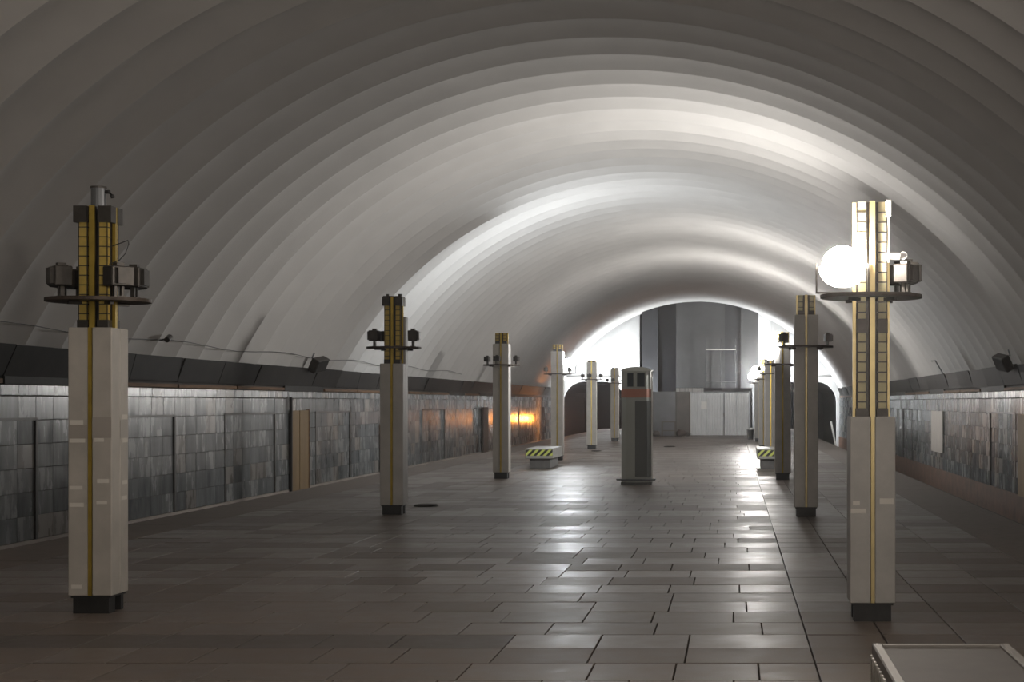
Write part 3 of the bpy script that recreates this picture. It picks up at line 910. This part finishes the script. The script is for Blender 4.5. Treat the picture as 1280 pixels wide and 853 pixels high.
# waste bin on the right, far
BYY = 68.5
t = thing('waste_bin', 'dark waste bin with pale contents near the far right pylons', 'bin', (px(938, BYY), BYY, 0))
MB().tube([(0, 0, 0), (0, 0, 0.04), (0, 0, 0.42)], [0.11, 0.12, 0.15], 14).build('bin_body', M['blackpaint'], t)
MB().annulus(0.135, 0.165, 0.41, 0.44, 16).build('bin_rim', M['grey_metal'], t)
MB().tube([(0.02, 0, 0.36), (0.03, 0.02, 0.50)], [0.11, 0.07], 10).build('bin_contents', M['bench'], t)

# leaning plank at the right tunnel mouth
t = MB().obox((0, 0, 0.75), (0.05, 0, 0.012), (0, 0.02, 0), (-0.16, 0, 0.78)).build('leaning_plank', M['paleboard'], None, loc=(5.95, 95.2, ZTRACK + 0.02))
tag(t, 'pale plank leaning at the right tunnel mouth', 'plank')

# ================================================================== WALL BITS
def board(name, side, y0, y1, z0, z1, m, label, cat, th=0.04):
    x = WL if side < 0 else WR
    if side < 0: b = MB().box(x + 0.024, x + 0.024 + th, y0, y1, z0, z1)
    else: b = MB().box(x - 0.018 - th, x - 0.018, y0, y1, z0, z1)
    o = b.build(name, m, None, bevel=0.004)
    return tag(o, label, cat)
t = thing('plywood_screen', 'ochre plywood boards closing a tall slot in the left wall', 'boards', (WL + 0.026, 38.7, 0))
MB().box(0.0, 0.05, -0.72, -0.1, -0.6, 1.40).build('plywood_board', M['ochre'], t)
MB().box(0.0, 0.06, -0.08, 0.70, -0.6, 1.40).build('plywood_board', M['ochre'], t)
MB().box(0.0, 0.075, 0.70, 0.78, -0.6, 1.42).build('edge_batten', M['rust'], t)
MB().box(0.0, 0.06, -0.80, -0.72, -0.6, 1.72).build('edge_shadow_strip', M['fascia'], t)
board('pale_panel', -1, 47.6, 48.5, -0.62, 0.95, M['paleboard'], 'pale board leaning on the left wall beside the second left pylon', 'board')
board('dark_post', -1, 66.9, 68.2, -0.62, 1.40, M['wood'], 'dark timber post on the left wall beside the third left pylon', 'post', 0.08)
board('pale_panel', 1, 48.5, 51.2, 0.05, 1.33, M['paleboard'], 'pale rectangular board fixed on the right wall', 'board')
board('orange_post', 1, 34.4, 35.5, -0.47, 1.34, M['ochre'], 'orange brown timber board at the right edge of right wall', 'board', 0.06)

def speaker(x, y, z, side, label):
    t = thing('loudspeaker', label, 'loudspeaker', (x, y, z), 0, 'loudspeakers on the wall cornices')
    b = MB().box(-0.10, 0.10, -0.27, 0.27, 0.05, 0.40).build('cabinet', M['steel'], t, bevel=0.015)
    b.rotation_euler = (math.radians(8), math.radians(28*side), math.radians(-12*side))
    g_ = MB().box(0.10, 0.108, -0.24, 0.24, 0.08, 0.37) if side > 0 else MB().box(-0.108, -0.10, -0.24, 0.24, 0.08, 0.37)
    g_ = g_.build('grille', M['fascia'], b)
    MB().tube([(0, 0, 0), (-0.05*side, 0.0, 0.12)], 0.025, 8).build('bracket', M['grey_metal'], t)
    MB().tube([(-0.05*side, -0.1, 0.36), (-0.05*side, 0.1, 0.48)], 0.02, 8).build('arm', M['grey_metal'], t)
speaker(WL + 0.30, 39.2, 2.32, 1, 'black loudspeaker tilted on the left cornice')
speaker(WR - 0.30, 35.6, 2.28, -1, 'black loudspeaker tilted on the right cornice')
speaker(WL + 0.30, 70.2, 2.32, 1, 'small distant loudspeaker on the left cornice')

# cable strung along the foot of the left vault, with clips
def vault_pt(z, side, inset=0.03):
    dx = math.sqrt((VR - inset)**2 - (z - VZ)**2)
    return XC + side*dx
pts = []
y = 18.0
while y < 62:
    z = 2.70 + 0.04*math.sin(y*0.9)
    pts.append((vault_pt(z, -1, 0.05), y, z)); y += 1.1
t = thing('wall_cable', 'thin cable strung along the foot of the left vault', 'cable', (pts[0][0], pts[0][1], pts[0][2]))
o = Vector(pts[0])
MB().tube([tuple(Vector(p)-o) for p in pts], 0.008, 5).build('cable_run', M['cable'], t)
t = thing('spotlight_bracket', 'small spotlight on a bracket at the foot of the left vault', 'spotlight', (vault_pt(2.72, -1, 0.02), 28.8, 2.72))
MB().tube([(0, 0, 0), (0.16, 0, 0.02)], 0.015, 6).build('bracket_arm', M['steel'], t)
MB().tube([(0.16, -0.06, 0.0), (0.16, 0.09, 0.05)], [0.05, 0.06], 10).build('spot_head', M['steel'], t)
t = thing('rod_bracket', 'thin bent rod standing out of the right cornice', 'rod', (vault_pt(2.45, 1, 0.10), 47.5, 2.42))
MB().tube([(0, 0, 0), (-0.25, 0, 0.42), (-0.36, 0, 0.40)], 0.022, 6).build('rod_shaft', M['grey_metal'], t)

# debris on the floor
lump('floor_debris', (px(745, 52), 52, 0), 0.17, M['dirt'], 'dark scrap lying on the floor beside the far left pylons', 'debris', 0.12, seed=5)
lump('floor_debris', (px(837, 57), 57, 0), 0.22, M['dirt'], 'dark scrap lying on the floor right of the kiosk', 'debris', 0.12, seed=6)
lump('floor_debris', (px(532, 24.6), 24.6, 0), 0.20, M['dirt'], 'flat dark scrap on the floor beside the second left pylon', 'debris', 0.1, seed=7)

# ================================================================== HAZE
if HAZE:
    hm = bpy.data.materials.new('dust_haze'); hm.use_nodes = True
    nt = hm.node_tree
    nt.nodes.remove(nt.nodes['Principled BSDF'])
    vs = nt.nodes.new('ShaderNodeVolumeScatter')
    vs.inputs['Color'].default_value = (1, 1, 1, 1)
    vs.inputs['Density'].default_value = HAZE
    vs.inputs['Anisotropy'].default_value = 0.75
    nt.links.new(vs.outputs[0], nt.nodes['Material Output'].inputs['Volume'])
    hz = MB().box(WL - 0.8, WR + 0.8, YB - 1, YE, ZTRACK - 0.6, 9.0).build('dust_haze', hm)
    hz['kind'] = 'stuff'; tag(hz, 'thin dusty haze filling the whole station hall', 'haze')
